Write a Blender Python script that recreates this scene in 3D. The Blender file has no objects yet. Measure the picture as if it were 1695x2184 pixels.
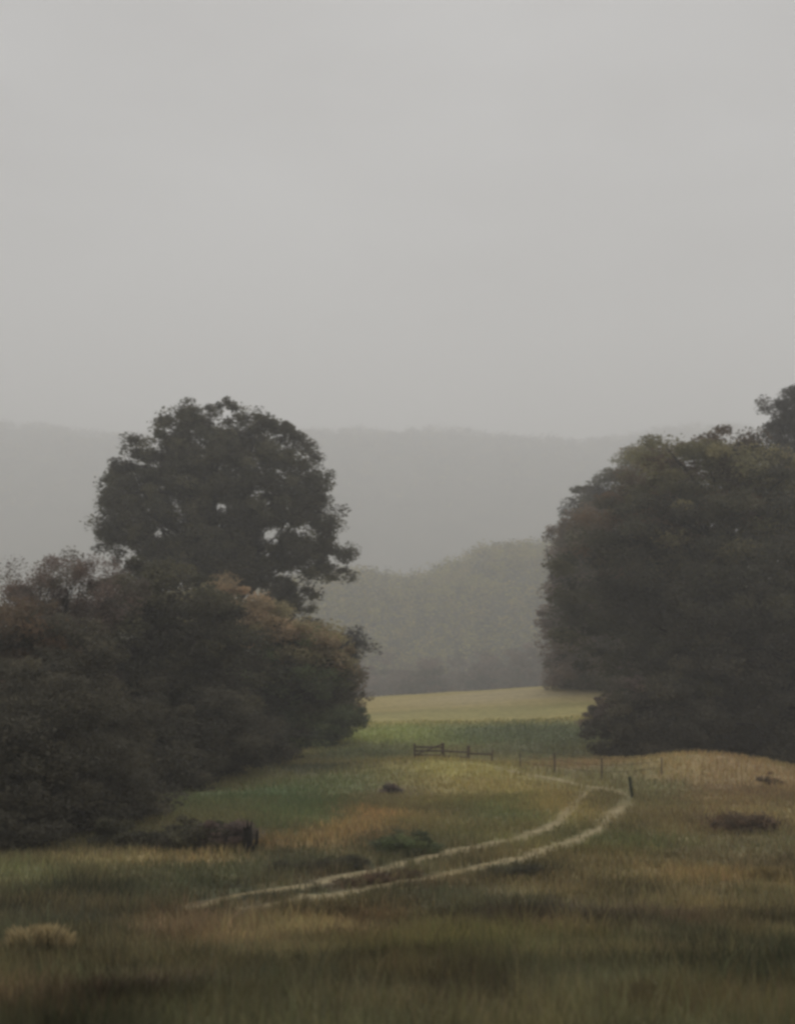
import bpy, math, random
import numpy as np
C = bpy.context.scene.collection
sc = bpy.context.scene

# ------------------------------------------------------------------ camera
EYE = 15.0
F = 1098.0
PITCH = math.radians(4.58)
cam_d = bpy.data.cameras.new("camera")
cam = bpy.data.objects.new("camera", cam_d)
C.objects.link(cam)
cam.location = (0, 0, EYE)
cam.rotation_euler = (math.radians(90) + PITCH, 0, 0)
cam_d.sensor_fit = 'VERTICAL'
cam_d.sensor_height = 24.0
cam_d.lens = 24.0 * F / 1024.0
cam_d.clip_start = 0.1
cam_d.clip_end = 9000
cam_d.dof.use_dof = True
cam_d.dof.focus_distance = 85.0
cam_d.dof.aperture_fstop = (cam_d.lens / 1000.0) / 0.034
sc.camera = cam

# ------------------------------------------------------------------ world, sun, exposure
SUN_EL, SUN_AZ = math.radians(48), math.radians(4)      # azimuth from +Y (view direction), to the left negative
w = bpy.data.worlds.new("World")
sc.world = w
w.use_nodes = True
nt = w.node_tree
nt.nodes.clear()
out = nt.nodes.new('ShaderNodeOutputWorld')
bg = nt.nodes.new('ShaderNodeBackground')
sky = nt.nodes.new('ShaderNodeTexSky')
sky.sky_type = 'NISHITA'
sky.sun_disc = False
sky.sun_elevation = SUN_EL
sky.sun_rotation = SUN_AZ
sky.dust_density = 4.0
hs = nt.nodes.new('ShaderNodeHueSaturation')
hs.inputs['Saturation'].default_value = 0.1
nt.links.new(sky.outputs[0], hs.inputs['Color'])
tc = nt.nodes.new('ShaderNodeTexCoord')
mp = nt.nodes.new('ShaderNodeMapping')
mp.inputs['Scale'].default_value = (1.0, 1.0, 2.6)
nz = nt.nodes.new('ShaderNodeTexNoise')
nz.inputs['Scale'].default_value = 1.7
nz.inputs['Detail'].default_value = 4.0
nz.inputs['Roughness'].default_value = 0.52
nt.links.new(tc.outputs['Generated'], mp.inputs['Vector'])
nt.links.new(mp.outputs[0], nz.inputs['Vector'])
cr = nt.nodes.new('ShaderNodeValToRGB')
cr.color_ramp.elements[0].position = 0.34
cr.color_ramp.elements[0].color = (3.6, 3.52, 3.48, 1)
cr.color_ramp.elements[1].position = 0.66
cr.color_ramp.elements[1].color = (5.2, 5.2, 5.2, 1)
nt.links.new(nz.outputs['Fac'], cr.inputs[0])
mx = nt.nodes.new('ShaderNodeMixRGB')
mx.inputs[0].default_value = 0.93
nt.links.new(hs.outputs[0], mx.inputs[1])
nt.links.new(cr.outputs[0], mx.inputs[2])
nt.links.new(mx.outputs[0], bg.inputs['Color'])
bg.inputs['Strength'].default_value = 0.0915
nt.links.new(bg.outputs[0], out.inputs['Surface'])

sd = bpy.data.lights.new("sun", 'SUN')
sd.energy = 1.5
sd.angle = math.radians(35)
sd.color = (1.0, 0.975, 0.94)
sun = bpy.data.objects.new("sun", sd)
C.objects.link(sun)
sun.rotation_euler = (math.radians(90) - SUN_EL, 0, math.pi - SUN_AZ)
sun.location = (0, 0, 60)

sc.view_settings.view_transform = 'Standard'
sc.view_settings.look = 'None'
sc.view_settings.exposure = 0.0
sc.view_settings.gamma = 1.0
sc.render.engine = 'CYCLES'
sc.cycles.use_denoising = True
sc.cycles.max_bounces = 5
sc.cycles.diffuse_bounces = 3
sc.cycles.volume_bounces = 3
sc.cycles.filter_width = 3.5
sc.cycles.pixel_filter_type = 'GAUSSIAN'

# ------------------------------------------------------------------ helpers
K = 794.0 / 1695.0
rng = np.random.default_rng(7)

def ray(X, Y):
    """direction (x, z per unit of y) through point X, Y of the 1695 x 2184 layout drawing"""
    u = (X * K - 397.0) / F
    v = (512.0 - Y * K) / F
    c, s = math.cos(PITCH), math.sin(PITCH)
    return u / (c - v * s), (s + v * c) / (c - v * s)

def at(X, Y, d):
    rx, rz = ray(X, Y)
    return np.array([rx * d, d, EYE + rz * d])

def lin(c):
    c = np.asarray(c, float) / 255.0
    c = np.where(c <= 0.04045, c / 12.92, ((c + 0.055) / 1.055) ** 2.4)
    return c

_tab = np.random.default_rng(3).random((256, 256))
def vnoise(x, y):
    xi = np.floor(x).astype(int); yi = np.floor(y).astype(int)
    fx = x - xi; fy = y - yi
    fx = fx * fx * (3 - 2 * fx); fy = fy * fy * (3 - 2 * fy)
    a = _tab[xi & 255, yi & 255]; b = _tab[(xi + 1) & 255, yi & 255]
    c = _tab[xi & 255, (yi + 1) & 255]; d = _tab[(xi + 1) & 255, (yi + 1) & 255]
    return (a * (1 - fx) + b * fx) * (1 - fy) + (c * (1 - fx) + d * fx) * fy
def fbm(x, y, o=4):
    s = 0; a = 0.5
    for k in range(o):
        s = s + a * vnoise(x * 2 ** k + 17.3 * k, y * 2 ** k + 9.1 * k); a *= 0.5
    return s / (1 - 0.5 ** o)

# ------------------------------------------------------------------ terrain
PR = [(8, 1025), (13, 972), (17.5, 934), (22, 903), (28, 863), (42, 803), (56, 775), (70, 757), (85, 735), (105, 711), (130, 690)]
pd = [-400, -60, 0] + [p[0] for p in PR] + [150, 200, 300, 450, 4000]
pz = [EYE + 6, EYE + 1, EYE - 1.75]
for d_, row in PR:
    pz.append(EYE + ray(847, row / K)[1] * d_)
pz += [pz[-1] - 1.2, pz[-1] - 12, pz[-1] - 32, pz[-1] - 42, pz[-1] - 45]
pd = np.array(pd, float); pz = np.array(pz, float)
_xs = np.arange(-400, 4000, 1.0)
_zs = np.interp(_xs, pd, pz)
_k = np.hanning(9); _k /= _k.sum()
_zs = np.convolve(np.pad(_zs, 4, mode='edge'), _k, mode='valid')

def bump(x, y, cx, cy, rx, ry):
    return np.exp(-(((x - cx) / rx) ** 2 + ((y - cy) / ry) ** 2))

def ter(x, y):
    x = np.asarray(x, float); y = np.asarray(y, float)
    z = np.interp(y, _xs, _zs)
    near = 1 / (1 + np.exp((y - 170) / 12.0))
    z = z + near * (np.clip(x, -50, 40) - 17) * 0.072 * np.clip((y - 70) / 60, 0, 1)
    z = z + 1.0 * bump(x, y, 16.5, 57, 5.5, 6.5) - 1.1 * bump(x, y, 27, 62, 7, 12)          # hillock on the right
    z = z + 0.9 * bump(x, y, 24, 40, 10, 9)
    z = z + 0.55 * bump(x, y, 2.0, 58, 6, 5)         # knoll in front of the gate
    z = z + 0.35 * bump(x, y, -12, 24, 6, 3.5)
    a = np.clip(y / 20, 0.15, 1.0)
    z = z + a * near * 0.35 * (fbm(x * 0.16 + 50, y * 0.16 + 50, 4) - 0.5)
    z = z + a * near * 0.10 * (fbm(x * 0.9 + 5, y * 0.9, 3) - 0.5)
    return z

def ground_at(X, Y):
    rx, rz = ray(X, Y)
    ds = np.concatenate([np.linspace(4, 60, 1500), np.linspace(60, 200, 1500)])
    h = EYE + rz * ds - ter(rx * ds, ds)
    k = np.argmax(h < 0)
    if h[k] >= 0: k = len(ds) - 1
    d = ds[k]
    return np.array([rx * d, d, float(ter(rx * d, d))])

# vegetation patches of the meadow and one painted shadow strip: centre, half sizes (layout drawing), colour, strength
PATCH = [
 (1020, 1497, 480, 34, (138, 125, 80), 1.0), (1000, 1522, 300, 12, (116, 112, 72), .7), (1150, 1478, 250, 10, (146, 134, 104), .8),
 (1060, 1567, 330, 24, (74, 80, 54), 1.0), (830, 1572, 110, 22, (100, 104, 62), .95), (1180, 1570, 130, 26, (68, 72, 52), .9),
 (780, 1612, 130, 14, (66, 70, 52), .9), (1120, 1606, 150, 18, (70, 72, 54), .8), (1250, 1650, 90, 14, (78, 76, 54), .7),
 (1250, 1632, 90, 8, (98, 84, 64), .8),
 (960, 1640, 130, 14, (118, 112, 68), .8), (1000, 1680, 190, 28, (106, 97, 62), .95), (1160, 1720, 90, 30, (112, 100, 64), .8),
 (700, 1680, 150, 26, (72, 76, 50), .9), (560, 1705, 150, 24, (64, 74, 50), .95), (470, 1725, 90, 20, (80, 80, 56), .7),
 (640, 1640, 100, 8, (54, 56, 44), .9), (640, 1740, 90, 22, (70, 78, 52), .8),  # first entry: shadow under the thicket, painted into the grass colour
 (830, 1745, 60, 14, (116, 94, 64), .9), (760, 1770, 90, 16, (106, 90, 62), .9), (640, 1800, 110, 12, (102, 86, 60), .9), (850, 1700, 60, 14, (84, 76, 58), .7),
 (1080, 1730, 75, 26, (70, 74, 48), .85), (960, 1765, 90, 22, (92, 86, 58), .7), (1020, 1790, 90, 14, (68, 70, 46), .7),
 (870, 1800, 70, 24, (60, 58, 44), .9), (640, 1845, 130, 22, (58, 56, 42), .95),
 (400, 1836, 170, 12, (106, 95, 68), 1), (170, 1864, 190, 18, (92, 87, 60), 1), (60, 1885, 120, 18, (84, 82, 54), .9), (300, 1868, 200, 16, (72, 70, 48), .7),
 (300, 1905, 300, 34, (54, 56, 42), .95), (60, 1960, 120, 40, (50, 50, 41), .95), (470, 1880, 120, 20, (62, 62, 44), .6),
 (800, 1880, 170, 14, (66, 56, 44), .9), (1030, 1840, 90, 12, (60, 56, 40), .85),
 (560, 1990, 210, 34, (80, 67, 49), .9), (330, 1985, 130, 30, (84, 68, 51), .9), (610, 1975, 80, 26, (92, 82, 56), .8), (500, 1920, 130, 12, (88, 74, 54), .8), (720, 1960, 60, 18, (90, 74, 55), .8),
 (100, 2010, 95, 28, (98, 88, 64), .9),
 (950, 2010, 130, 30, (88, 85, 54), .9), (860, 2060, 90, 20, (80, 74, 48), .7), (1130, 1995, 90, 26, (92, 84, 56), .85),
 (1350, 1860, 330, 60, (92, 81, 56), .95), (1250, 1800, 160, 34, (82, 78, 50), .8), (1550, 1830, 150, 34, (84, 76, 55), .8), (1330, 1800, 90, 12, (62, 66, 42), .8),
 (1050, 1910, 90, 30, (82, 72, 52), .85), (960, 1925, 110, 26, (56, 56, 42), .85), (1080, 1860, 90, 16, (58, 60, 44), .85),
 (1350, 1965, 280, 16, (64, 54, 44), .9), (1050, 1962, 170, 15, (58, 52, 42), .85), (1400, 1998, 60, 10, (96, 80, 60), .8), (1410, 2035, 60, 12, (84, 72, 58), .8),
 (1600, 2040, 160, 70, (52, 54, 40), .9), (1250, 2100, 200, 40, (62, 62, 46), .8), (850, 2120, 200, 50, (55, 53, 40), .9), (500, 2090, 230, 40, (52, 54, 41), .9), (160, 2110, 160, 40, (62, 54, 44), .85),
 (100, 2160, 110, 20, (64, 55, 42), .6), (1600, 2150, 120, 26, (72, 60, 44), .8), (1350, 2130, 90, 20, (80, 72, 52), .6),
 (1480, 1625, 130, 22, (110, 98, 68), .95), (1620, 1640, 90, 18, (104, 89, 64), .9), (1560, 1690, 100, 26, (88, 74, 55), .9), (1400, 1680, 60, 24, (84, 82, 58), .8), (1660, 1740, 60, 40, (104, 92, 64), .9), (1470, 1750, 120, 30, (92, 82, 56), .8), (1580, 1762, 70, 14, (56, 44, 38), .95),
]
GCAL = 2.45
def ginit():
    L = []
    for X, Y, hx, hy, col, s in PATCH:
        c = ground_at(X, Y)
        a = ground_at(X, max(Y - hy, 1462)); b = ground_at(X, Y + hy)
        L.append((c[0], c[1], hx * K * c[1] / F * 1.0, max((a[1] - b[1]) / 2, 0.3), lin(col), s))
    return L
GP = ginit()
def gcol(x, y):
    wx = x + (fbm(x * 0.35, y * 0.35, 3) - .5) * 3.0 + (fbm(x * 2.1, y * 2.1, 2) - .5) * 1.3
    wy = y + (fbm(x * 0.35 + 90, y * 0.35, 3) - .5) * 3.4 * np.clip(y / 25, .4, 2) + (fbm(x * 2.1 + 44, y * 2.1, 2) - .5) * 1.5
    n = fbm(x * .25 + 7, y * .25 + 3, 4)[:, None]
    col = lin((60, 60, 43)) * (1 - n) + lin((74, 68, 48)) * n
    col = np.repeat(col, 1, axis=0)
    far = np.clip((y - 118) / 10, 0, 1)[:, None]
    col = col * (1 - far) + lin((138, 126, 84)) * far
    for cx, cy, rx, ry, c, s in GP:
        g = s * np.clip(1.25 * np.exp(-(np.abs((wx - cx) / rx) ** 2.6 + np.abs((wy - cy) / ry) ** 2.6) * .8), 0, 1)[:, None]
        g = np.clip(g, 0, 1)
        col = col * (1 - g) + c * g
    valley = np.clip((y - 140) / 20, 0, 1)[:, None]
    col = col * (1 - valley) + lin((84, 82, 60)) * valley
    d_ = np.clip((45 - y) / 30, 0, 1)[:, None]
    f = fbm(x * .85 + 31, y * 1.0 + 77, 3)[:, None]; f2 = fbm(x * .5 + 131, y * .35 + 7, 3)[:, None]
    col = col * (1 + d_ * ((f - .5) * 2.3 + (f2 - .5) * 1.3))
    f3 = fbm(x * 3.3 + 3, y * 2.6 + 17, 2)[:, None]
    col = col * (1 + d_ * (f3 - .5) * 1.1)
    col = col * (1 + .09 * d_ * (fbm(x * .4 + 60, y * .4 + 9, 3)[:, None] - .5) * np.array([[4, 0, -1.5]]))
    col = col * (1 - d_ * np.array([[.05, .03, .03]]))
    sm = np.clip((fbm(x * .75 + 211, y * 1.15 + 19, 3)[:, None] - .56) * 7, 0, 1) * np.clip((60 - y) / 30, 0, 1)[:, None]
    col = col * (1 - sm * .5) + lin((92, 83, 58)) * sm * .5
    return np.clip(col, 0, 1) * GCAL * (1 - .42 * np.clip((y - 96) / 16, 0, 1))[:, None] * (1 + np.where(y > 60, .35, 0) * (fbm(x * .12, y * .5, 3) - .5))[:, None]

def new_mesh(name, V, Fc, mat, parent=None, col=None, smooth=False):
    """V (n,3) world vertices, Fc (m,k) faces; makes ONE mesh object"""
    me = bpy.data.meshes.new(name)
    V = np.asarray(V, np.float32); Fc = np.asarray(Fc, np.int32)
    me.vertices.add(len(V)); me.vertices.foreach_set('co', V.ravel())
    m, k = Fc.shape
    me.loops.add(m * k); me.loops.foreach_set('vertex_index', Fc.ravel())
    me.polygons.add(m)
    me.polygons.foreach_set('loop_start', np.arange(0, m * k, k, dtype=np.int32))
    if smooth: me.polygons.foreach_set('use_smooth', np.ones(m, bool))
    me.update(calc_edges=True)
    if col is not None:
        at_ = me.color_attributes.new('col', 'FLOAT_COLOR', 'POINT')
        c4 = np.ones((len(V), 4), np.float32); c4[:, :3] = col
        at_.data.foreach_set('color', c4.ravel())
    me.materials.append(mat)
    o = bpy.data.objects.new(name, me)
    C.objects.link(o)
    if parent is not None: o.parent = parent
    return o

def tag(o, label=None, cat=None, group=None, kind=None):
    if label: o['label'] = label
    if cat: o['category'] = cat
    if group: o['group'] = group
    if kind: o['kind'] = kind
    return o
def thing(name, loc, label, cat, group=None):
    o = bpy.data.objects.new(name, None); C.objects.link(o)
    o.location = loc
    o.empty_display_size = 0.3
    return tag(o, label, cat, group)

# ------------------------------------------------------------------ materials
def mat_attr(name, rough=0.9, mottling=0.25, scale=3.0, bumpy=0.0):
    m = bpy.data.materials.new(name); m.use_nodes = True
    t = m.node_tree; b = t.nodes['Principled BSDF']
    b.inputs['Roughness'].default_value = rough
    b.inputs['Specular IOR Level'].default_value = 0.15
    a = t.nodes.new('ShaderNodeAttribute'); a.attribute_name = 'col'
    n = t.nodes.new('ShaderNodeTexNoise'); n.inputs['Scale'].default_value = scale; n.inputs['Detail'].default_value = 6
    g = t.nodes.new('ShaderNodeNewGeometry')
    t.links.new(g.outputs['Position'], n.inputs['Vector'])
    mr = t.nodes.new('ShaderNodeMapRange')
    mr.inputs['From Min'].default_value = .3; mr.inputs['From Max'].default_value = .7
    mr.inputs['To Min'].default_value = 1 - mottling; mr.inputs['To Max'].default_value = 1 + mottling
    t.links.new(n.outputs['Fac'], mr.inputs['Value'])
    vm = t.nodes.new('ShaderNodeVectorMath'); vm.operation = 'SCALE'
    t.links.new(a.outputs['Color'], vm.inputs[0]); t.links.new(mr.outputs[0], vm.inputs['Scale'])
    t.links.new(vm.outputs[0], b.inputs['Base Color'])
    if bumpy:
        bp = t.nodes.new('ShaderNodeBump'); bp.inputs['Strength'].default_value = bumpy; bp.inputs['Distance'].default_value = .08
        t.links.new(n.outputs['Fac'], bp.inputs['Height']); t.links.new(bp.outputs[0], b.inputs['Normal'])
    return m
def leafy(m, k=.4):
    t = m.node_tree; b = t.nodes['Principled BSDF']; o = t.nodes['Material Output']
    tr = t.nodes.new('ShaderNodeBsdfTranslucent'); mx_ = t.nodes.new('ShaderNodeMixShader'); mx_.inputs[0].default_value = k
    src = b.inputs['Base Color'].links[0].from_socket
    t.links.new(src, tr.inputs['Color']); t.links.new(b.outputs[0], mx_.inputs[1]); t.links.new(tr.outputs[0], mx_.inputs[2]); t.links.new(mx_.outputs[0], o.inputs['Surface'])
    return m
def mat_plain(name, c1, c2, scale, rough=0.9, bumpy=0.5):
    m = bpy.data.materials.new(name); m.use_nodes = True
    t = m.node_tree; b = t.nodes['Principled BSDF']
    b.inputs['Roughness'].default_value = rough
    b.inputs['Specular IOR Level'].default_value = 0.15
    n = t.nodes.new('ShaderNodeTexNoise'); n.inputs['Scale'].default_value = scale; n.inputs['Detail'].default_value = 6
    g = t.nodes.new('ShaderNodeNewGeometry'); t.links.new(g.outputs['Position'], n.inputs['Vector'])
    r = t.nodes.new('ShaderNodeValToRGB')
    r.color_ramp.elements[0].position = .35; r.color_ramp.elements[1].position = .65
    r.color_ramp.elements[0].color = (*c1, 1); r.color_ramp.elements[1].color = (*c2, 1)
    t.links.new(n.outputs['Fac'], r.inputs[0]); t.links.new(r.outputs[0], b.inputs['Base Color'])
    bp = t.nodes.new('ShaderNodeBump'); bp.inputs['Strength'].default_value = bumpy; bp.inputs['Distance'].default_value = .03
    t.links.new(n.outputs['Fac'], bp.inputs['Height']); t.links.new(bp.outputs[0], b.inputs['Normal'])
    return m
M_ground = mat_attr('meadow_soil_and_turf', .95, .22, 1.6, .5)
M_grass = mat_attr('grass_blades', .8, .12, 2.0)
M_leaf = mat_attr('leaves', .8, .2, 0.8)
leafy(M_leaf, .42); leafy(M_grass, .3)
M_bark = mat_plain('bark', (.018, .016, .014), (.04, .035, .03), 6)
M_wood = mat_plain('weathered_wood', (.09, .066, .052), (.17, .125, .10), 9)
M_post = mat_plain('mossy_post_wood', (.04, .05, .035), (.08, .09, .06), 9)
M_track = mat_attr('worn_track', .95, .2, 3.0, .4)
M_hill = mat_plain('wooded_hillside', (.06, .066, .038), (.13, .12, .08), .03, 1, .2)
M_wire = mat_plain('rusty_wire', (.05, .045, .04), (.09, .08, .07), 20)

# ------------------------------------------------------------------ ground
def build_ground():
    ds = np.concatenate([np.linspace(-60, 2, 25), np.linspace(2.4, 12, 60), np.linspace(12.1, 60, 300), np.linspace(60.4, 170, 190), np.geomspace(172, 4200, 60)])
    us = np.linspace(-1, 1, 460)
    us = np.sign(us) * (0.45 * np.abs(us) + 0.55 * np.abs(us) ** 3)
    D, U = np.meshgrid(ds, us, indexing='ij')
    X = U * (16 + 0.95 * np.abs(D)); Y = D
    Z = ter(X, Y)
    V = np.stack([X, Y, Z], -1).reshape(-1, 3)
    n, m = D.shape
    i = np.arange(n - 1)[:, None] * m + np.arange(m - 1)[None]
    i = i.ravel()
    Fc = np.stack([i, i + 1, i + m + 1, i + m], -1)
    o = new_mesh('ground', V, Fc, M_ground, col=gcol(V[:, 0], V[:, 1]), smooth=True)
    tag(o, 'rolling autumn meadow of green, straw and rust coloured grass', 'ground', kind='structure')
build_ground()

# ------------------------------------------------------------------ track: worn wheel ruts
RUTS = [
 [(400,1950,.1),(440,1935,.45),(520,1912,.55),(640,1895,.75),(750,1872,1),(900,1836,1),(1030,1810,1),(1150,1776,.9),(1205,1740,.6),(1245,1698,.85),(1266,1684,.1)],
 [(490,1965,.1),(560,1940,.5),(650,1923,1),(740,1911,1),(850,1886,.6),(1000,1860,.65),(1100,1838,1),(1200,1806,1),(1270,1775,.9),(1312,1738,.9),(1336,1716,.15),(1336,1702,.1),(1318,1692,.6),(1280,1684,.7),(1230,1676,.9),(1170,1663,1),(1110,1652,.9),(1050,1640,.5),(990,1630,.2)],
]
def spline(P, n):
    P = np.array(P, float); t = np.linspace(0, len(P) - 1, n); k = np.clip(t.astype(int), 0, len(P) - 2); f = (t - k)[:, None]
    p0 = P[np.clip(k - 1, 0, None)]; p1 = P[k]; p2 = P[k + 1]; p3 = P[np.clip(k + 2, None, len(P) - 1)]
    return .5 * (2 * p1 + (p2 - p0) * f + (2 * p0 - 5 * p1 + 4 * p2 - p3) * f ** 2 + (3 * p1 - p0 - 3 * p2 + p3) * f ** 3)
rut_pts = []
def build_track():
    Vs, Fs, Cs = [], [], []; off = 0
    for P in RUTS:
        W = np.array([[*ground_at(a, b)[:2], c] for a, b, c in P])
        S = spline(W, 560 if len(P) > 12 else 420)
        T = np.gradient(S[:, :2], axis=0); T /= np.linalg.norm(T, axis=1)[:, None] + 1e-9
        N = np.stack([-T[:, 1], T[:, 0]], -1)
        n = len(S); s = np.arange(n) / 6.0
        taper = np.clip(np.minimum(np.arange(n), n - 1 - np.arange(n)) / 40.0, .05, 1)
        cols = 9
        for j in range(1):
            wl = (.42 + .3 * (vnoise(s * .9 + off, s * 0 + 3) - .5)+ .22 * (vnoise(s * 4 + off, s * 0 + 8) - .5)) * S[:, 2] * taper
            wr = (.42 + .3 * (vnoise(s * .9 + off, s * 0 + 33) - .5)+ .22 * (vnoise(s * 4 + off, s * 0 + 28) - .5)) * S[:, 2] * taper
            k = np.linspace(-1, 1, cols)
            a = np.where(k[None] < 0, k[None] * wl[:, None], k[None] * wr[:, None])
            XY = S[:, None, :2] + N[:, None] * a[..., None]
            Z = ter(XY[..., 0], XY[..., 1]) + .035 - .02 * np.abs(k)[None] ** 3
            V = np.dstack([XY, Z]).reshape(-1, 3)
            i = (np.arange(n - 1)[:, None] * cols + np.arange(cols - 1)[None]).ravel() + off
            Fs.append(np.stack([i, i + 1, i + cols + 1, i + cols], -1)); Vs.append(V); off += len(V)
            g = fbm(V[:, 0] * 1.3, V[:, 1] * 1.3, 3)[:, None]
            st = np.clip(np.repeat(S[:, 2], cols)[:, None] * 1.6 - .6 + (g - .5) * 1.2, 0, 1)
            edge = np.tile(np.abs(k), n)[:, None]
            own = lin((150, 134, 98)) * (1 - st) + lin((164, 151, 118)) * st
            fade = np.clip(1.25 - edge * 1.35 + (fbm(V[:, 0] * 3.1, V[:, 1] * 3.1, 2)[:, None] - .5) * .9, 0, 1) * np.clip(np.repeat(S[:, 2], cols)[:, None] * 1.5, 0, 1)
            Cs.append(gcol(V[:, 0], V[:, 1]) * (1 - fade) + own * fade)
            rut_pts.append(S)
    o = new_mesh('track', np.concatenate(Vs), np.concatenate(Fs), M_track, col=np.concatenate(Cs), smooth=True)
    tag(o, 'pair of pale worn wheel ruts curving across the meadow towards the gate', 'track', kind='structure')
build_track()
RP = np.concatenate([r[:, :2] for r in rut_pts])

# ------------------------------------------------------------------ grass (nobody could count it)
def build_grass():
    V, Cc = [], []
    def layer(n, dmin, dmax, hmin, hmax, wd, pw, tus=0):
        d = dmin + (dmax - dmin) * rng.random(n) ** pw
        x = (rng.random(n) * 2 - 1) * (d * .40 + 2)
        if tus:
            q = fbm(x * 1.5 + 71, d * 1.5 + 13, 2) > tus; x, d = x[q], d[q]
        # keep the ruts worn bare
        k = np.ones(len(x), bool)
        for c0 in range(0, len(x), 20000):
            dd = ((x[c0:c0 + 20000, None] - RP[None, ::6, 0]) ** 2 + (d[c0:c0 + 20000, None] - RP[None, ::6, 1]) ** 2).min(1)
            k[c0:c0 + 20000] = dd > (.22 + .25 * rng.random(len(dd))) ** 2
        x, d = x[k], d[k]
        n = len(x)
        z = ter(x, d)
        patch = fbm(x * .45 + 11, d * .45 + 5, 3)
        h = (hmin + (hmax - hmin) * rng.random(n)) * (.5 + 1.1 * patch)
        az = rng.random(n) * 6.283
        lean = h * (.15 + .5 * rng.random(n)); la = rng.random(n) * 6.283
        wv = wd * (.6 + .8 * rng.random(n)) * (.6 + d / 40)
        dx, dy = np.cos(az) * wv, np.sin(az) * wv
        b0 = np.stack([x - dx, d - dy, z - .03], -1); b1 = np.stack([x + dx, d + dy, z - .03], -1)
        mx_ = x + np.cos(la) * lean * .35; my = d + np.sin(la) * lean * .35
        m0 = np.stack([mx_ - dx * .7, my - dy * .7, z + h * .6], -1); m1 = np.stack([mx_ + dx * .7, my + dy * .7, z + h * .6], -1)
        tp = np.stack([x + np.cos(la) * lean, d + np.sin(la) * lean, z + h], -1)
        V.append(np.stack([b0, b1, m1, m0, tp], 1).reshape(-1, 3))
        c = gcol(x + rng.normal(size=n) * .012 * d, d + rng.normal(size=n) * .022 * d) * (1.35 - .2 * np.clip((16 - d) / 8, 0, 1))[:, None]
        j = (.8 + .55 * rng.random(n))[:, None]
        straw = (rng.random(n) < (.3 if tus else .10))[:, None]
        c = np.where(straw, c * .7 + lin((112, 104, 72)) * .32, c) * j
        c = c * (1 + (rng.random((n, 3)) - .5) * .14)
        Cc.append(np.repeat(c, 5, axis=0))
    layer(130000, 4.5, 20, .05, .22, .006, .8)
    layer(42000, 5, 26, .18, .46, .006, .8, .56)
    layer(120000, 16, 45, .08, .26, .010, .9)
    layer(90000, 40, 100, .08, .28, .014, 1.0)
    V = np.concatenate(V); Cc = np.concatenate(Cc)
    i = np.arange(0, len(V), 5)
    Fc = np.concatenate([np.stack([i, i + 1, i + 2], -1), np.stack([i, i + 2, i + 3], -1), np.stack([i + 3, i + 2, i + 4], -1)])
    o = new_mesh('grass', V, Fc, M_grass, col=Cc)
    tag(o, 'rough meadow grass in mixed green and straw covering the slope', 'grass', kind='stuff')
build_grass()

# ------------------------------------------------------------------ plants
def tube(P, R, sides=6):
    P = np.array(P, float); n = len(P)
    T = np.gradient(P, axis=0); T /= np.linalg.norm(T, axis=1)[:, None] + 1e-9
    ref = np.where(np.abs(T[:, 2:3]) > .9, np.array([[1., 0, 0]]), np.array([[0, 0, 1.]]))
    A = np.cross(T, ref); A /= np.linalg.norm(A, axis=1)[:, None] + 1e-9
    B = np.cross(T, A)
    th = np.arange(sides) * 2 * np.pi / sides
    V = P[:, None] + np.array(R)[:, None, None] * (np.cos(th)[None, :, None] * A[:, None] + np.sin(th)[None, :, None] * B[:, None])
    V = V.reshape(-1, 3)
    F_ = []
    for a in range(n - 1):
        for s in range(sides):
            s2 = (s + 1) % sides
            F_.append((a * sides + s, a * sides + s2, (a + 1) * sides + s2, (a + 1) * sides + s))
    return V, np.array(F_)
class Acc:
    def __init__(s): s.V = []; s.F = []; s.n = 0
    def add(s, V, F_): s.V.append(V); s.F.append(F_ + s.n); s.n += len(V)
    def build(s, name, mat, parent, origin, smooth=True):
        return new_mesh(name, np.concatenate(s.V) - origin, np.concatenate(s.F), mat, parent, smooth=smooth)

def leaves(cen, cs, per, size, pal, flat=.55, twig=0.0):
    """leaf-sized faces spread in clumps; cen (n,3), cs clump radii, pal (n,3) colours per clump"""
    n = len(cen)
    u = rng.normal(size=(n, per, 3)); u /= np.linalg.norm(u, axis=2)[..., None]
    r = rng.random((n, per, 1)) ** .5
    P = cen[:, None] + u * r * cs[:, None, None] * np.array([1, 1, flat])
    P = P.reshape(-1, 3); m = len(P)
    a = rng.normal(size=(m, 3)); a /= np.linalg.norm(a, axis=1)[:, None]
    a[:, 2] *= .6
    b = np.cross(a, rng.normal(size=(m, 3))); b /= np.linalg.norm(b, axis=1)[:, None] + 1e-9
    s = size * (.5 + rng.random(m))[:, None]
    V = np.stack([P - a * s, P - b * s * .42, P + a * s, P + b * s * .42], 1).reshape(-1, 3)
    c = np.repeat(pal, per, axis=0) * (.85 + .3 * rng.random(m))[:, None]
    i = np.arange(0, 4 * m, 4)
    return V, np.stack([i, i + 1, i + 2, i + 3], -1), np.repeat(c, 4, axis=0)

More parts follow.
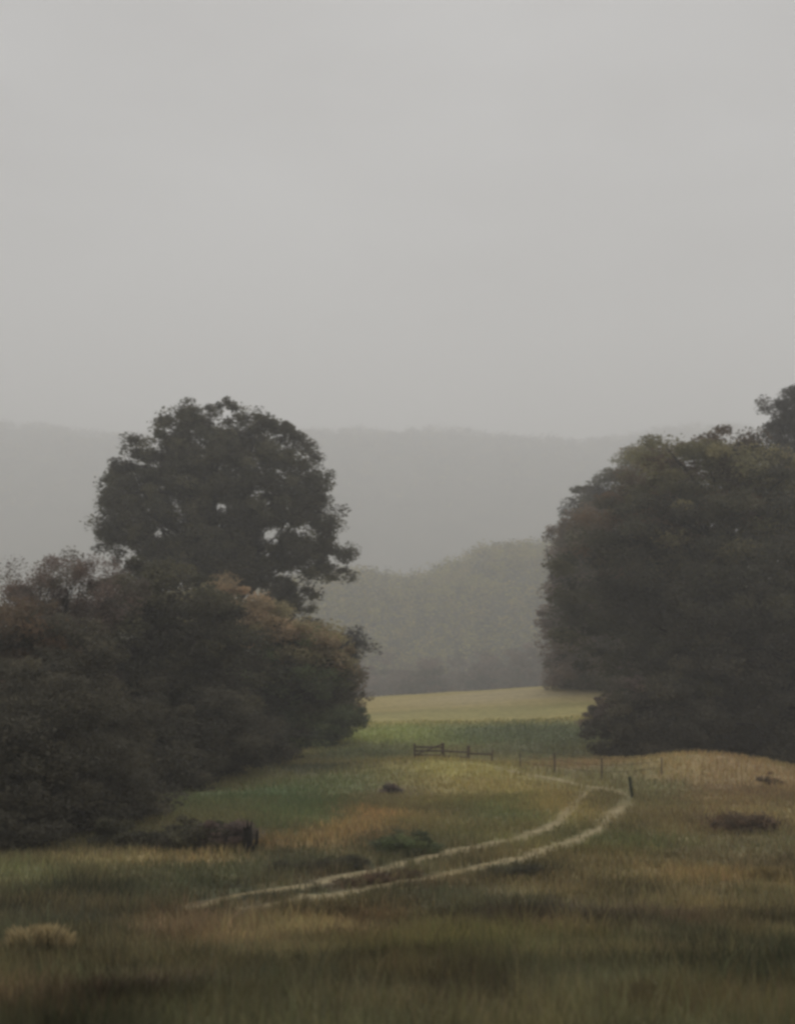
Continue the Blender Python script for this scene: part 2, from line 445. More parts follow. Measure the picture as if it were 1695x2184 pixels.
PAL = {
 'dark':  [(47, 46, 37), (54, 52, 40), (43, 41, 34)],
 'deep':  [(48, 46, 39), (52, 49, 40), (44, 42, 35)],
 'olive': [(72, 69, 50), (62, 60, 44), (78, 73, 52)],
 'russet':[(100, 86, 68), (90, 79, 62), (86, 80, 60)],
 'brown': [(70, 58, 46), (62, 53, 43), (56, 49, 40)],
 'green': [(60, 66, 46), (52, 56, 42), (66, 70, 48)],
 'slate': [(48, 47, 45), (43, 42, 39), (54, 52, 49)],
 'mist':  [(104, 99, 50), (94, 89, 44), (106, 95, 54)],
 'plum':  [(66, 58, 54), (60, 56, 50), (72, 62, 56)],
}
LCAL = 3.9
def plant(name, label, cat, root, lobes, clumps, per, size, cr_, pal='dark', group=None, stems=1, trunk_r=.3, flat=.55, limbs=14, shell=.4, parts=('trunk', 'crown'), spill=0.0, seed=1, holes=0, zoom=1.0, zmin=-1e9):
    """lobes: (X, Y, d, radius in metres, height factor[, palette]) placed at their own distance"""
    global rng
    rng = np.random.default_rng(seed)
    base = np.array([root[0], root[1], float(ter(root[0], root[1]))])
    t = thing(name, base, label, cat, group)
    L = []
    for l in lobes:
        c = at(l[0], l[1], l[2] * zoom); L.append((c, l[3] * zoom, l[4], l[5] if len(l) > 5 else pal))
    wts = np.array([l[1] ** 2 for l in L]); wts /= wts.sum()
    idx = rng.choice(len(L), clumps, p=wts)
    cen = np.zeros((clumps, 3)); cols = np.zeros((clumps, 3))
    for k in range(clumps):
        c, r, hf, pl = L[idx[k]]
        u = rng.normal(size=3); u /= np.linalg.norm(u)
        q = r * rng.random() ** shell
        if rng.random() < spill: q = r + min(.22 * r, .7) * rng.random()
        cen[k] = c + u * q * np.array([1, 1, hf])
        if holes:      # gaps between the limbs: open pockets run through the crown
            for _ in range(6):
                e = cen[k]
                if fbm((e[0] + .12 * (e[1] - 95)) * .95, e[2] * 1.7 + 40, 2) > holes: break
                c, r, hf, pl = L[rng.choice(len(L), p=wts)]
                u = rng.normal(size=3); u /= np.linalg.norm(u)
                cen[k] = c + u * r * rng.random() ** shell * np.array([1, 1, hf])
        p = PAL[pl][rng.integers(len(PAL[pl]))]
        cols[k] = lin(p) * LCAL * (.75 + .5 * rng.random())
    lowc = (cen[:, 2] < zmin) & (cen[:, 0] < base[0] + 4)
    cen[lowc, 2] = zmin + 3.5 * rng.random(int(lowc.sum()))
    gz = ter(cen[:, 0], cen[:, 1])
    cen[:, 2] = np.maximum(cen[:, 2], gz + .25 * cr_ + .2 * cr_ * rng.random(clumps))
    cs = cr_ * (.55 + .9 * rng.random(clumps))
    V, Fc, cc = leaves(cen, cs, per, size, cols, flat)
    crown = new_mesh(parts[1], V - base, Fc, M_leaf, t, col=cc)
    acc = Acc()
    top = max(c[2] for c, *_ in L)
    H = top - base[2]
    for s in range(stems):
        ox, oy = (0, 0) if stems == 1 else (rng.normal() * .5 * trunk_r * 3, rng.normal() * .5 * trunk_r * 3)
        pts = []; n = 7
        tx, ty = (rng.random(2) - .5) * H * .12 * (1 if stems == 1 else 3)
        for k in range(n):
            f = k / (n - 1)
            pts.append(base + np.array([ox + tx * f + .02 * H * (rng.random() - .5), oy + ty * f, -.25 + f * (H * .9)]))
        R = [trunk_r * ((1.35 if k == 0 else 1) * (1 - .8 * k / (n - 1))) for k in range(n)]
        acc.add(*tube(pts, R, 8))
        for j in rng.choice(clumps, min(limbs, clumps), replace=False):
            e = cen[j]; f = .18 + .6 * rng.random()
            hz_ = base[2] + f * H
            if hz_ > e[2]: hz_ = base[2] + (e[2] - base[2]) * .6
            a = base + np.array([ox + tx * f, oy + ty * f, hz_ - base[2]])
            mid = (a + e) / 2 + np.array([0, 0, .06 * H * rng.random()]) + (rng.random(3) - .5) * .05 * H
            acc.add(*tube([a, mid, (mid + e) / 2 + (rng.random(3) - .5) * .03 * H, e], [trunk_r * .33, trunk_r * .2, trunk_r * .12, trunk_r * .04], 5))
    acc.build(parts[0], M_bark, t, base)
    return t
BP = ('stem', 'foliage')

# the tall dome-shaped tree
P0 = at(470, 1560, 95)
big = [(470, 1105, 95, 9.7, 1.02), (470, 1115, 95.4, 10.0, 1.02), (470, 1150, 95, 7.0, .8), (455, 925, 95, 3.2, .8), (540, 965, 95, 3.4, .9), (370, 985, 95, 3.6, .8), (600, 985, 96, 2.6, 1.0), (455, 1010, 95, 4.4, .7),
       (395, 920, 95, 2.4, .9), (345, 985, 95, 2.8, .9), (300, 1030, 95, 2.4, .9), (605, 965, 95, 2.2, .9), (510, 900, 95, 1.9, .9), (335, 960, 95, 2.2, .9), (580, 930, 95, 2.0, .9), (625, 945, 95, 1.5, .9), (275, 1020, 95, 2.0, .8), (650, 1030, 95, 1.8, 1), (685, 1100, 95, 2.0, .9), (720, 1170, 95, 1.5, .8), (718, 1222, 95, 1.6, .5),
       (320, 1050, 95, 3.4, .7), (620, 1070, 95, 3.2, .9), (540, 1080, 94, 4.0, .9), (420, 1100, 94, 4.6, .7), (300, 1130, 95, 3.6, .5), (660, 1150, 95, 2.8, .8),
       (250, 1070, 95, 1.8, .6), (240, 1140, 95, 1.6, .5), (590, 1170, 94, 3.6, .9), (480, 1180, 94, 3.6, .9), (360, 1190, 96, 2.8, .5), (675, 1200, 95, 2.2, .6), (240, 1190, 95, 1.3, .5),
       (560, 1245, 94, 3.4, .9), (620, 1265, 94, 2.4, .8), (630, 1310, 93, 2.4, .9),
       (440, 960, 92, 3.0, .8), (520, 1060, 91, 3.4, .8), (500, 1120, 92, 3.6, .9), (430, 1060, 99, 4.2, 1)]
plant('deciduous_tree', 'tall dome-crowned dark tree with sky showing through gaps, rising above the left thicket', 'tree', (P0[0], P0[1]), big, 2100, 110, .15, .80, 'dark',
      trunk_r=.62, limbs=60, shell=.30, flat=.72, spill=.10, seed=11, holes=.42, zmin=at(470, 1250, 95)[2])

# the thicket on the left, from the near edge to the far end
G = 'bushes of the thicket on the left'
plant('bush', 'bare-twigged brownish bush at the far left edge, its thin sprays against the mist', 'bush', at(110, 1500, 52)[:2],
      [(150, 1285, 52, 2.1, 1.1), (60, 1335, 52, 2.3, 1.1), (0, 1355, 53, 2.3, 1.0), (215, 1290, 53, 2.0, 1.0), (170, 1225, 52, .9, 1.1), (75, 1275, 52, .8, 1.3, 'brown'), (-60, 1360, 52, 2.6, 1), (100, 1400, 51, 3.4, 1.2)],
      330, 210, 0.066, .58, 'plum', G, stems=5, trunk_r=.12, parts=BP, limbs=40, spill=.2, flat=.9, seed=21)
plant('bush', 'broad brown-topped bush at the left frame edge below the bare twigs', 'bush', at(40, 1600, 43)[:2],
      [(20, 1400, 43, 2.6, .9, 'brown'), (120, 1420, 43, 2.6, .9), (-60, 1450, 43, 3, 1), (60, 1540, 42, 3.4, 1.1), (190, 1520, 42, 2.6, 1.1), (30, 1480, 42, 2.2, 1, 'brown'), (-20, 1620, 41, 3, 1.0, 'deep'), (150, 1640, 41, 2.8, 1, 'deep')],
      380, 176, 0.104, .75, 'deep', G, stems=4, trunk_r=.14, parts=BP, seed=22)
plant('bush', 'tall dark green bush directly beneath the tall tree in the thicket', 'bush', at(300, 1640, 58)[:2],
      [(330, 1300, 58, 3.2, .8), (250, 1330, 58, 3.0, .8), (400, 1330, 58, 3.2, .8), (300, 1420, 56, 4.2, 1.1), (420, 1440, 57, 3.8, 1.1), (330, 1540, 55, 4.0, 1.1, 'deep'), (230, 1460, 56, 3.2, 1), (440, 1550, 56, 3.2, 1, 'deep'), (300, 1240, 60, 1.4, .8)],
      480, 192, 0.118, .95, 'dark', G, stems=4, trunk_r=.18, parts=BP, seed=23)
plant('bush', 'rounded bush with russet-tan top sloping down to the right, beside the tall tree', 'bush', at(580, 1600, 70)[:2],
      [(480, 1300, 70, 2.5, .8, 'russet'), (560, 1335, 69, 2.7, .7, 'russet'), (640, 1370, 69, 2.3, .7, 'russet'), (700, 1400, 70, 1.7, .8, 'russet'), (430, 1330, 70, 2.6, .9, 'olive'), (500, 1420, 69, 4, 1, 'dark'), (600, 1450, 69, 3.6, 1.0, 'green'), (560, 1520, 68, 3.6, 1, 'dark'), (680, 1450, 70, 2.3, .9, 'dark'), (480, 1520, 68, 3.2, 1, 'deep')],
      520, 208, 0.118, .9, 'dark', G, stems=4, trunk_r=.16, parts=BP, seed=24, shell=.28)
plant('bush', 'dark ragged bush at the right end of the thicket reaching out towards the misty gap', 'bush', at(700, 1590, 84)[:2],
      [(735, 1375, 84, 1.7, .8, 'slate'), (700, 1430, 84, 2.6, .8, 'brown'), (690, 1490, 84, 2.9, .8, 'brown'), (640, 1400, 84, 2.2, 1), (640, 1480, 84, 3.4, 1), (740, 1400, 84, 1.2, .5, 'slate')],
      260, 192, 0.126, .9, 'dark', G, stems=3, trunk_r=.16, parts=BP, seed=25, spill=.2)
plant('bush', 'low dark green bush bulging over the meadow at the foot of the thicket end', 'bush', at(690, 1600, 80)[:2],
      [(700, 1540, 80, 2.1, .8), (740, 1530, 80, 1.3, .75), (640, 1555, 79, 2.4, .8), (590, 1590, 77, 2.2, .7), (660, 1600, 78, 1.8, .5)],
      230, 192, 0.111, .7, 'green', G, stems=3, trunk_r=.1, parts=BP, seed=26)
plant('bush', 'deep dark bush in the middle of the thicket where the grass edge starts', 'bush', at(420, 1690, 52)[:2],
      [(420, 1580, 52, 2.8, .9), (340, 1600, 50, 3.0, .9), (480, 1590, 56, 2.3, .8), (260, 1640, 46, 2.7, .9), (350, 1670, 47, 2.0, .7), (530, 1600, 62, 2.4, .9)],
      330, 192, 0.104, .75, 'deep', G, stems=4, trunk_r=.12, parts=BP, seed=27)
plant('bush', 'nearest very dark bush at the lower left, meeting the straw grass line', 'bush', at(110, 1790, 33)[:2],
      [(60, 1660, 33, 2.2, 1), (170, 1690, 34, 2.0, .9), (-40, 1680, 32, 2.2, 1), (60, 1760, 31, 1.5, .8), (190, 1770, 33, 1.2, .7), (270, 1720, 37, 1.7, .8), (-20, 1790, 29, 1.2, .7), (130, 1560, 36, 2.2, 1), (0, 1560, 35, 2.4, 1)],
      400, 192, 0.081, .6, 'deep', G, stems=4, trunk_r=.1, parts=BP, seed=28)
plant('low_hedge', 'low dark bramble hedge in front of the thicket ending at the broken stump', 'hedge', at(400, 1800, 30)[:2],
      [(500, 1800, 30, .66, .85, 'plum'), (440, 1800, 30, .7, .8), (370, 1805, 30, .72, .75), (300, 1812, 30, .7, .7), (240, 1800, 31, .8, .8), (400, 1775, 31, .55, .8), (470, 1780, 30, .55, .9, 'plum')],
      170, 176, 0.056, .3, 'dark', stems=6, trunk_r=.04, parts=BP, seed=29)

# the copse on the right
G2 = 'trees of the copse on the right'
plant('broadleaf_tree', 'huge rounded dark tree with mottled olive and brown top, tallest full crown of the copse', 'tree', at(1560, 1600, 82)[:2],
      [(1550, 1035, 82, 4.6, .9, 'brown'), (1450, 1020, 82, 4.0, .9, 'olive'), (1640, 1050, 82, 4.6, .9, 'olive'), (1520, 1110, 80, 6.0, .9, 'olive'), (1650, 1150, 79, 6.5, 1), (1420, 1090, 82, 4.2, .9, 'brown'), (1500, 1250, 78, 7, 1), (1650, 1300, 77, 7, 1, 'dark'), (1440, 1200, 80, 4.6, 1), (1540, 1420, 77, 6.5, 1, 'deep'), (1660, 1450, 76, 6.5, 1, 'deep'),
       (1440, 950, 82, 1.6, 1, 'russet'), (1520, 955, 82, 1.7, .8, 'brown'), (1590, 960, 82, 1.6, .8, 'slate'), (1480, 960, 82, 2.0, .8, 'brown'), (1380, 1060, 82, 3.0, .9, 'olive'), (1345, 1150, 82, 4.2, 1, 'brown'), (1310, 1250, 82, 4.4, 1), (1325, 1350, 82, 4.6, .9), (1390, 1180, 80, 4.5, 1), (1570, 1140, 86, 5, 1)],
      980, 240, 0.155, 1.3, 'dark', G2, stems=1, trunk_r=.6, limbs=60, seed=31, shell=.25, spill=.12)
plant('broadleaf_tree', 'tree stepping down on the left side of the copse with tufted shoulders of foliage', 'tree', at(1330, 1500, 131)[:2],
      [(1382, 1010, 92, 2.3, 1, 'olive'), (1367, 990, 92, 1.6, 1.1, 'russet'), (1322, 1080, 92, 3.2, .9, 'dark'), (1272, 1090, 92, 2.3, .9, 'slate'), (1402, 1090, 91, 4, 1, 'olive'), (1302, 1180, 91, 4.2, 1, 'brown'), (1262, 1150, 91, 2.4, 1, 'olive'), (1362, 1270, 90, 6, 1, 'dark'), (1292, 1290, 91, 4.8, 1, 'plum'), (1282, 1380, 91, 4.8, .9, 'plum'), (1392, 1410, 89, 6, .9, 'deep'), (1262, 1045, 92, 1.2, .9, 'dark'), (1292, 1440, 92, 3, .7, 'plum'), (1372, 1450, 92, 4, .7, 'deep')],
      980, 240, 0.200, 1.5, 'dark', G2, zoom=130 / 92, stems=1, trunk_r=.5, limbs=60, seed=32, shell=.25, spill=.14)
plant('broadleaf_tree', 'thin-branched brownish tree leaning out into the mist at the left fringe of the copse', 'tree', at(1215, 1480, 132)[:2],
      [(1225, 1150, 100, 2.2, .8, 'brown'), (1245, 1220, 100, 2.8, 1, 'plum'), (1250, 1310, 100, 3.2, 1, 'plum'), (1195, 1325, 100, 1.9, .45, 'plum'), (1245, 1400, 100, 3.2, .9, 'plum'), (1205, 1135, 100, 1.3, .5, 'brown'), (1235, 1450, 100, 2.4, .6, 'plum'), (1215, 1260, 100, 1.5, .9, 'brown'), (1250, 1440, 100, 2.7, .7, 'plum')],
      300, 208, 0.170, 1.05, 'plum', G2, zoom=1.31, stems=2, trunk_r=.28, limbs=60, seed=33, spill=.35, flat=.8)
plant('feathery_tree', 'darker feathery treetop standing higher at the right frame edge behind the copse', 'tree', at(1720, 1560, 105)[:2],
      [(1700, 880, 105, 3.2, .9, 'slate'), (1670, 900, 105, 1.8, .8, 'slate'), (1740, 920, 105, 4, .9, 'slate'), (1655, 925, 105, 1.3, .7, 'slate'), (1720, 850, 105, 2, .8, 'slate'), (1730, 1000, 105, 4.5, 1, 'slate'), (1650, 940, 105, .8, 1.4, 'slate')],
      260, 150, 0.14, .85, 'slate', G2, stems=1, trunk_r=.4, limbs=60, seed=34, spill=.2, flat=.65)
plant('broadleaf_tree', 'dark low-crowned tree filling the lower right side of the copse behind the hillock', 'tree', at(1640, 1600, 72)[:2],
      [(1600, 1440, 72, 4.6, .9), (1690, 1450, 72, 4.6, 1), (1500, 1480, 72, 4.2, .9), (1620, 1550, 71, 4.2, .8, 'deep'), (1480, 1560, 71, 3.4, .8, 'deep'), (1700, 1570, 71, 4.2, .8, 'deep'), (1560, 1330, 73, 4.2, .9, 'dark'), (1690, 1330, 72, 4.4, 1, 'dark')],
      480, 208, 0.141, 1.1, 'deep', G2, stems=2, trunk_r=.35, limbs=20, seed=35)
plant('bush', 'round nearly black bush at the left foot of the copse above the low fence line', 'bush', at(1330, 1610, 69)[:2],
      [(1364, 1545, 69, 3.0, .9), (1324, 1570, 69, 2.2, .75), (1434, 1540, 69, 3.0, .9), (1394, 1585, 68, 2.0, .7), (1354, 1490, 70, 1.6, .9, 'plum'), (1454, 1470, 71, 3.2, .9, 'dark'), (1414, 1590, 68, 1.6, .5)],
      260, 208, 0.118, .75, 'deep', stems=4, trunk_r=.12, parts=BP, seed=36)
plant('bush', 'small wispy brown bush left of the round dark bush on the field edge', 'bush', at(1265, 1545, 84)[:2],
      [(1295, 1520, 84, 1.5, .9), (1270, 1530, 84, 1.1, .8), (1335, 1510, 84, 1.6, .9)],
      70, 144, 0.104, .5, 'plum', stems=4, trunk_r=.06, parts=BP, seed=37, spill=.3)

# small scrub on the meadow
plant('shrub', 'low reddish-brown bramble shrub on the side of the right hillock', 'shrub', ground_at(1590, 1778)[:2],
      [(1590, 1762, ground_at(1590, 1778)[1], .75, .5), (1555, 1768, ground_at(1590, 1778)[1], .5, .5), (1625, 1760, ground_at(1590, 1778)[1], .5, .5)],
      46, 80, 0.05, .26, 'brown', stems=4, trunk_r=.03, parts=BP, seed=41)
plant('shrub', 'small dark upright shrub near the right frame edge on top of the hillock', 'shrub', ground_at(1635, 1678)[:2],
      [(1635, 1664, ground_at(1635, 1678)[1], .36, 1.0), (1655, 1674, ground_at(1635, 1678)[1], .3, .6)], 22, 46, .05, .22, 'brown', stems=3, trunk_r=.03, parts=BP, seed=42)
plant('shrub', 'flat dark green scrub patch on the slope just above the track, left of its bend', 'shrub', ground_at(868, 1822)[:2],
      [(868, 1803, ground_at(868, 1822)[1], .75, .45), (835, 1808, ground_at(868, 1822)[1], .5, .4), (905, 1806, ground_at(868, 1822)[1], .45, .4)],
      70, 112, 0.037, .2, 'green', stems=4, trunk_r=.03, parts=BP, seed=43)
plant('shrub', 'tiny grey-brown weed clump on the knoll left of the gate', 'shrub', ground_at(835, 1695)[:2],
      [(835, 1687, ground_at(835, 1695)[1], .55, .4)], 26, 60, .06, .22, 'plum', stems=3, trunk_r=.02, parts=BP, seed=44)
plant('shrub', 'dark brown bramble growing between the two wheel ruts', 'shrub', ground_at(800, 1886)[:2],
      [(740, 1886, ground_at(800, 1886)[1], .35, .35), (800, 1880, ground_at(800, 1886)[1], .4, .35), (860, 1868, ground_at(800, 1886)[1] + 1, .35, .35)],
      60, 96, 0.026, .14, 'brown', stems=4, trunk_r=.015, parts=BP, seed=45)
plant('shrub', 'dark tuft of scrub just below the lower wheel rut', 'shrub', ground_at(1090, 1872)[:2],
      [(1060, 1868, ground_at(1090, 1872)[1], .32, .45), (1110, 1862, ground_at(1090, 1872)[1], .36, .4), (1150, 1860, ground_at(1090, 1872)[1], .28, .4)],
      50, 96, 0.026, .14, 'dark', stems=4, trunk_r=.015, parts=BP, seed=46)
plant('shrub', 'spreading dark shrub below the straw strip at left, between hedge and track', 'shrub', ground_at(660, 1860)[:2],
      [(600, 1855, ground_at(660, 1860)[1], .4, .35), (680, 1848, ground_at(660, 1860)[1], .5, .35), (750, 1842, ground_at(660, 1860)[1] + .5, .4, .35)],
      70, 96, 0.030, .16, 'dark', stems=4, trunk_r=.015, parts=BP, seed=47)

# pale dead grass clump, lower left
def dry_clump(X, Y, label, w_, h_, col, n, seed):
    r = np.random.default_rng(seed)
    g = ground_at(X, Y); t = thing('dry_grass_clump', g, label, 'grass clump')
    a = r.random(n) * 6.283; q = np.sqrt(r.random(n)) * w_
    x = np.cos(a) * q; y = np.sin(a) * q * .6
    z = ter(g[0] + x, g[1] + y) - g[2]
    h = h_ * (.5 + .7 * r.random(n)) * (1 - .4 * (q / w_) ** 2); la = r.random(n) * 6.283; ln = h * (.1 + .6 * r.random(n))
    wd = .006 + .006 * r.random(n); az = r.random(n) * 6.283
    dx, dy = np.cos(az) * wd, np.sin(az) * wd
    tx = x + np.cos(la) * ln; ty = y + np.sin(la) * ln
    V = np.stack([np.stack([x - dx, y - dy, z], -1), np.stack([x + dx, y + dy, z], -1), np.stack([tx * .4 + x * .6 + dx, ty * .4 + y * .6 + dy, z + h * .65], -1), np.stack([tx, ty, z + h], -1)], 1).reshape(-1, 3)
    i = np.arange(0, 4 * n, 4)
    Fc = np.stack([i, i + 1, i + 2, i + 3], -1)
    c = lin(col) * 2.3 * (.7 + .6 * r.random(n))[:, None]
    new_mesh('blades', V, Fc, M_grass, t, col=np.repeat(c, 4, axis=0))
dry_clump(85, 2030, 'pale bleached clump of dead grass low in the left corner of the meadow', .42, .32, (128, 116, 88), 1600, 5)
dry_clump(1640, 1880, 'small straw-coloured grass clump by the right frame edge below the hillock', .4, .3, (112, 100, 70), 900, 6)

# broken stump at the end of the low hedge
def stump():
    g = ground_at(528, 1818); d = g[1]
    h = 70 * K * d / F; r = 10 * K * d / F
    t = thing('tree_stump', g, 'dark jagged broken stump standing at the right end of the low hedge', 'stump')
    acc = Acc(); s = 14; n = 7; V = []; r_ = random.Random(4)
    for k in range(n):
        for j in range(s):
            a = j / s * 6.283; rr = r * (1.35 - .45 * min(1, k / 3)) * (.85 + .3 * r_.random())
            z = h * k / (n - 1)
            if k == n - 1: z = h * (.72 + .36 * r_.random())
            if k == n - 2: z = h * .7
            V.append((math.cos(a) * rr, math.sin(a) * rr, z - .1))
    V.append((0, 0, h * .6))
    Fq = [(k * s + j, k * s + (j + 1) % s, (k + 1) * s + (j + 1) % s, (k + 1) * s + j) for k in range(n - 1) for j in range(s)]
    Fq += [((n - 1) * s + j, (n - 1) * s + (j + 1) % s, n * s, n * s) for j in range(s)]
    me = bpy.data.meshes.new('trunk'); me.from_pydata(V, [], [tuple(dict.fromkeys(f)) for f in Fq]); me.materials.append(M_bark)
    o = bpy.data.objects.new('trunk', me); C.objects.link(o); o.parent = t
    a2 = Acc(); a2.add(*tube([(r * .8, 0, -.1), (r * 1.9, 0, h * .3), (r * 2.0, .02, h * .62)], [r * .45, r * .38, r * .15], 8))
    a2.build('side_shoot', M_bark, t, np.zeros(3))
stump()

# ------------------------------------------------------------------ fences
def post_mesh(h, r, seed, lean=(0, 0)):
    q = np.random.default_rng(seed); n = 6
    P = [(lean[0] * k / (n - 1), lean[1] * k / (n - 1), -.3 + (h + .3) * k / (n - 1)) for k in range(n)]
    V, Fq = tube(P, [r * (1 + .12 * (q.random() - .5)) for _ in range(n)], 8)
    top = len(V); V = np.vstack([V, [[lean[0], lean[1], h + r * .35]]])
    return V, Fq, top
def add_post(name, parent, off, h, r, seed, mat, lean=(0, 0)):
    V, Fq, top = post_mesh(h, r, seed, lean)
    V = V + off
    fs = [tuple(f) for f in Fq] + [(top - 8 + j, top - 8 + (j + 1) % 8, top) for j in range(8)]
    me = bpy.data.meshes.new(name); me.from_pydata([tuple(v) for v in V], [], fs); me.materials.append(mat)
    o = bpy.data.objects.new(name, me); C.objects.link(o); o.parent = parent
    return o
def gate_fence():
    xs = [885, 945, 1000, 1052]
    g = [ground_at(x, 1624 + (5 if i == 3 else 0)) for i, x in enumerate(xs)]
    d0 = np.mean([p[1] for p in g])
    g = [np.array([ray(x, 1624)[0] * d0, d0 + .4 * i, 0]) for i, x in enumerate(xs)]
    for p in g: p[2] = float(ter(p[0], p[1]))
    t = thing('field_gate', g[1], 'small weathered wooden gate and rails at the far end of the track', 'gate')
    hs_ = [.85, .92, .85, .7]
    for i, p in enumerate(g):
        add_post('post', t, p - g[1], hs_[i], [.06, .08, .08, .045][i], i, M_wood, (.03 * (i - 1), 0))
    for i in range(3):
        a, b = g[i] - g[1], g[i + 1] - g[1]
        for z in ((.25, .48, .68) if i == 0 else (.22, .5) if i == 1 else (.45,)):
            acc = Acc(); e = np.array([0, -.09, 0])
            A_ = a + e + [0, 0, z]; B_ = b + e + [0, 0, z + .02]
            V = []
            for q in (A_, B_):
                for dy in (-.02, .02):
                    for dz in (-.045, .045): V.append(q + np.array([0, dy, dz]))
            acc.add(np.array(V), np.array([(0, 1, 3, 2), (4, 6, 7, 5), (0, 4, 5, 1), (2, 3, 7, 6), (0, 2, 6, 4), (1, 5, 7, 3)]))
            acc.build('rail', M_wood, t, np.zeros(3), smooth=False)
    a, b = g[0] - g[1], g[1] - g[1]
    acc = Acc(); acc.add(*tube([a + [0, -.14, .25], b + [0, -.14, .9]], [.04, .04], 5)); acc.build('brace', M_wood, t, np.zeros(3))
gate_fence()
def wire_fence():
    spec = [(1110, 1640), (1183, 1650), (1283, 1664), (1410, 1655)]
    g = [ground_at(*s) for s in spec]
    t = thing('wire_fence', g[1], 'thin low wire fence on wooden posts running right from the gate past the track', 'fence')
    hh = [.75, .95, 1.0, .8]
    for i, p in enumerate(g):
        add_post('post', t, p - g[1], hh[i], [.03, .04, .035, .03][i], 20 + i, M_wood, (.02 * i - .03, 0))
    acc = Acc()
    for i in range(3):
        for z in (.35, .65, .95):
            a, b = g[i] - g[1] + [0, -.08, z], g[i + 1] - g[1] + [0, -.08, z]
            m_ = (a + b) / 2 - [0, 0, .05]
            acc.add(*tube([a, m_, b], [.007] * 3, 4))
    acc.build('wire', M_wire, t, np.zeros(3))
wire_fence()
def lone_post():
    g = ground_at(1350, 1702)
    t = thing('marker_post', g, 'leaning dark mossy post beside the outer bend of the track', 'post')
    add_post('post_shaft', t, np.zeros(3), 42 * K * g[1] / F, .06, 50, M_post, (-.12, .03))
    acc = Acc(); acc.add(*tube([(-.16, -.03, .55), (-.06, -.1, .58), (.03, -.03, .6)], [.012, .012, .012], 5)); acc.build('wire_loop', M_wire, t, np.zeros(3))
lone_post()

# ------------------------------------------------------------------ distance: trees behind the field, wooded hill, far hills
G3 = 'misty trees behind the far edge of the field'
for k, (X, Yt, d, r, pal, lab) in enumerate([
    (800, 1400, 250, 9, 'plum', 'small misty purplish tree just behind the field, left end of the gap'),
    (900, 1412, 230, 7, 'plum', 'low misty tree behind the field edge, left of centre of the gap'),
    (980, 1400, 260, 9, 'plum', 'misty grey tree behind the field edge at the centre of the gap'),
    (1060, 1385, 240, 8, 'plum', 'rounded misty grey tree behind the field edge, right of centre of the gap'),
    (1140, 1380, 230, 8, 'plum', 'misty dark tree behind the field edge, closest to the right copse'),
    ]):
    c = at(X, Yt + r * F / d / K * .6, d * 1.3)
    Yc = Yt + r * F / d / K * .75
    plant('distant_tree', lab, 'tree', (c[0], c[1]), [(X, Yc, d, r, .8), (X - 30, Yc + 25, d, r * .8, .8), (X + 32, Yc + 22, d, r * .8, .8), (X, Yc + 60, d, r * .95, .9)],
          260, 110, .4, 2.4, pal, G3, zoom=1.3, trunk_r=.4, limbs=12, seed=60 + k)

def hill(name, label, pts, d, depth, res, mat, base_z, rough, seed):
    """ridge: crest through layout points pts at distance d, falling towards the viewer and away"""
    xs = [p[0] for p in pts]; ys = [p[1] for p in pts]
    X = np.linspace(xs[0], xs[-1], res)
    Yc = np.interp(X, xs, ys)
    P = np.array([at(a, b, d) for a, b in zip(X, Yc)])
    k = np.hanning(9); k /= k.sum()
    P[:, 2] = np.convolve(np.pad(P[:, 2], 4, mode='edge'), k, mode='valid')
    t = np.linspace(-1.0, 1.0, 60)
    prof = np.cos(t * np.pi / 2) ** 1.1
    XX = np.repeat(P[:, 0][None], len(t), 0); YY = d + t[:, None] * depth + 0 * XX
    ZZ = base_z + (P[:, 2][None] - base_z) * prof[:, None]
    ZZ = ZZ + rough * (fbm(XX / 60 + seed, YY / 60 + seed, 4) - .5) * prof[:, None] ** .3
    V = np.stack([XX, YY, ZZ], -1).reshape(-1, 3)
    n, m = XX.shape
    i = (np.arange(n - 1)[:, None] * m + np.arange(m - 1)[None]).ravel()
    o = new_mesh(name, V, np.stack([i, i + 1, i + m + 1, i + m], -1), mat, smooth=True)
    tag(o, label, 'hill', kind='structure')
    return V.reshape(n, m, 3)
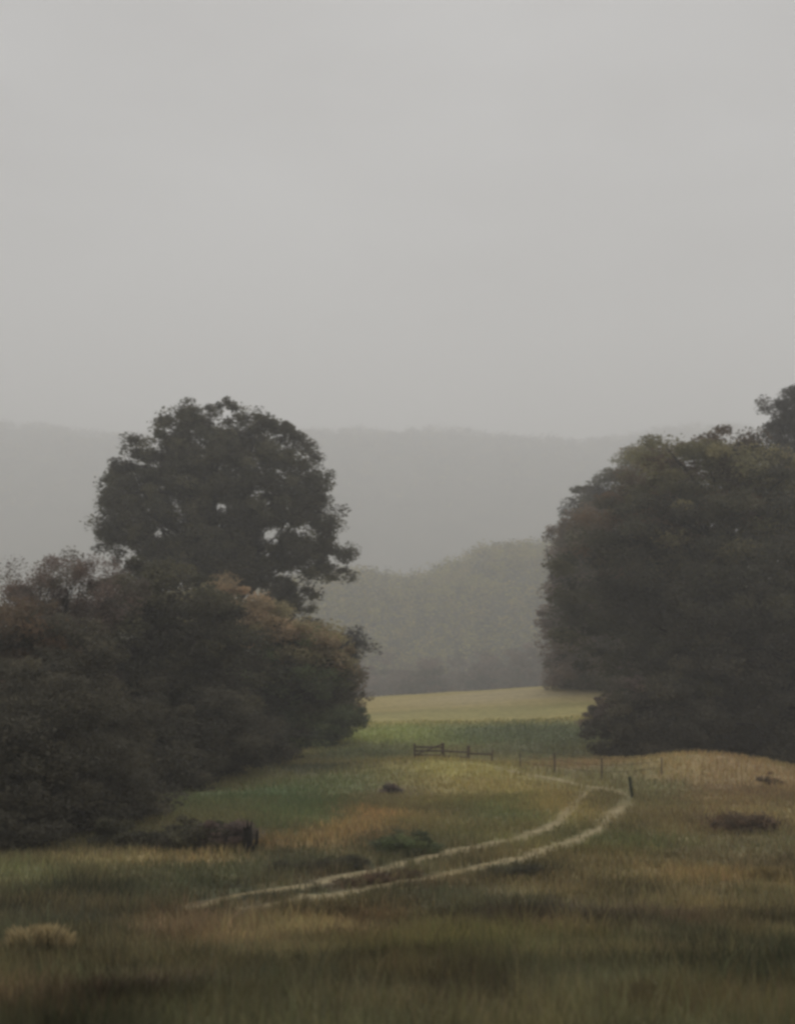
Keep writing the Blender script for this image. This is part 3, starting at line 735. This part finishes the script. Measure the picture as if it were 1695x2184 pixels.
def wood_on(name, label, grid, rows, count, r, per, size, pals, seed, cal=1.0):
    global rng
    rng = np.random.default_rng(seed)
    n, m, _ = grid.shape
    a = rng.integers(rows[0], rows[1], count); b = rng.integers(0, m, count)
    P = grid[a, b] + np.stack([rng.normal(size=count) * r, rng.normal(size=count) * r, r * (.3 + .5 * rng.random(count))], -1)
    pl = np.array([lin(PAL[pals[k]][rng.integers(3)]) * (.8 + .4 * rng.random()) for k in rng.integers(0, len(pals), count)]) * cal
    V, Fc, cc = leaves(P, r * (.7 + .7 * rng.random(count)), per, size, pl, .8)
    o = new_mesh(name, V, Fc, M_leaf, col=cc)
    tag(o, label, 'woodland', kind='stuff')
BZ = float(pz[-1]) - 3
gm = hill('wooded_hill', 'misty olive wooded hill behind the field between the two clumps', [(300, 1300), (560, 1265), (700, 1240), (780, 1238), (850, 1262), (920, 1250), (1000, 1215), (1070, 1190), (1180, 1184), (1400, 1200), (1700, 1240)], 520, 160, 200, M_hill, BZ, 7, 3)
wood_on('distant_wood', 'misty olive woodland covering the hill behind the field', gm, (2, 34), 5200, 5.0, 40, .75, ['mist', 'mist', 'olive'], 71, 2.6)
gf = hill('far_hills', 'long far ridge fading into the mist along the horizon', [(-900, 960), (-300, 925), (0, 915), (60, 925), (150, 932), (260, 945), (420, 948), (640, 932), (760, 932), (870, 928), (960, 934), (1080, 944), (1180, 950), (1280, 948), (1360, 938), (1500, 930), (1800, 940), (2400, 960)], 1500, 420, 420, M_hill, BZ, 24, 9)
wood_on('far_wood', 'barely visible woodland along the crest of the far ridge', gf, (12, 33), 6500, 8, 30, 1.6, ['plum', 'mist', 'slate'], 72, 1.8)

# ------------------------------------------------------------------ haze
m = bpy.data.materials.new('mist_air'); m.use_nodes = True
t = m.node_tree; t.nodes.clear()
o_ = t.nodes.new('ShaderNodeOutputMaterial'); pv = t.nodes.new('ShaderNodeVolumePrincipled')
pv.inputs['Color'].default_value = (.994, .993, .993, 1)
pv.inputs['Density'].default_value = .0014
pv.inputs['Anisotropy'].default_value = .3
t.links.new(pv.outputs[0], o_.inputs['Volume'])
zl, zh = BZ - 8, 330.0
x0, x1, y0, y1 = -4600, 4600, -130, 4400
V = [(x, y, z) for x in (x0, x1) for y in (y0, y1) for z in (zl, zh)]
me = bpy.data.meshes.new('haze'); me.from_pydata(V, [], [(0, 1, 3, 2), (4, 6, 7, 5), (0, 4, 5, 1), (2, 3, 7, 6), (0, 2, 6, 4), (1, 5, 7, 3)])
me.materials.append(m)
hz = bpy.data.objects.new('haze', me); C.objects.link(hz)
tag(hz, 'pale grey mist filling the valley', 'mist', kind='stuff')
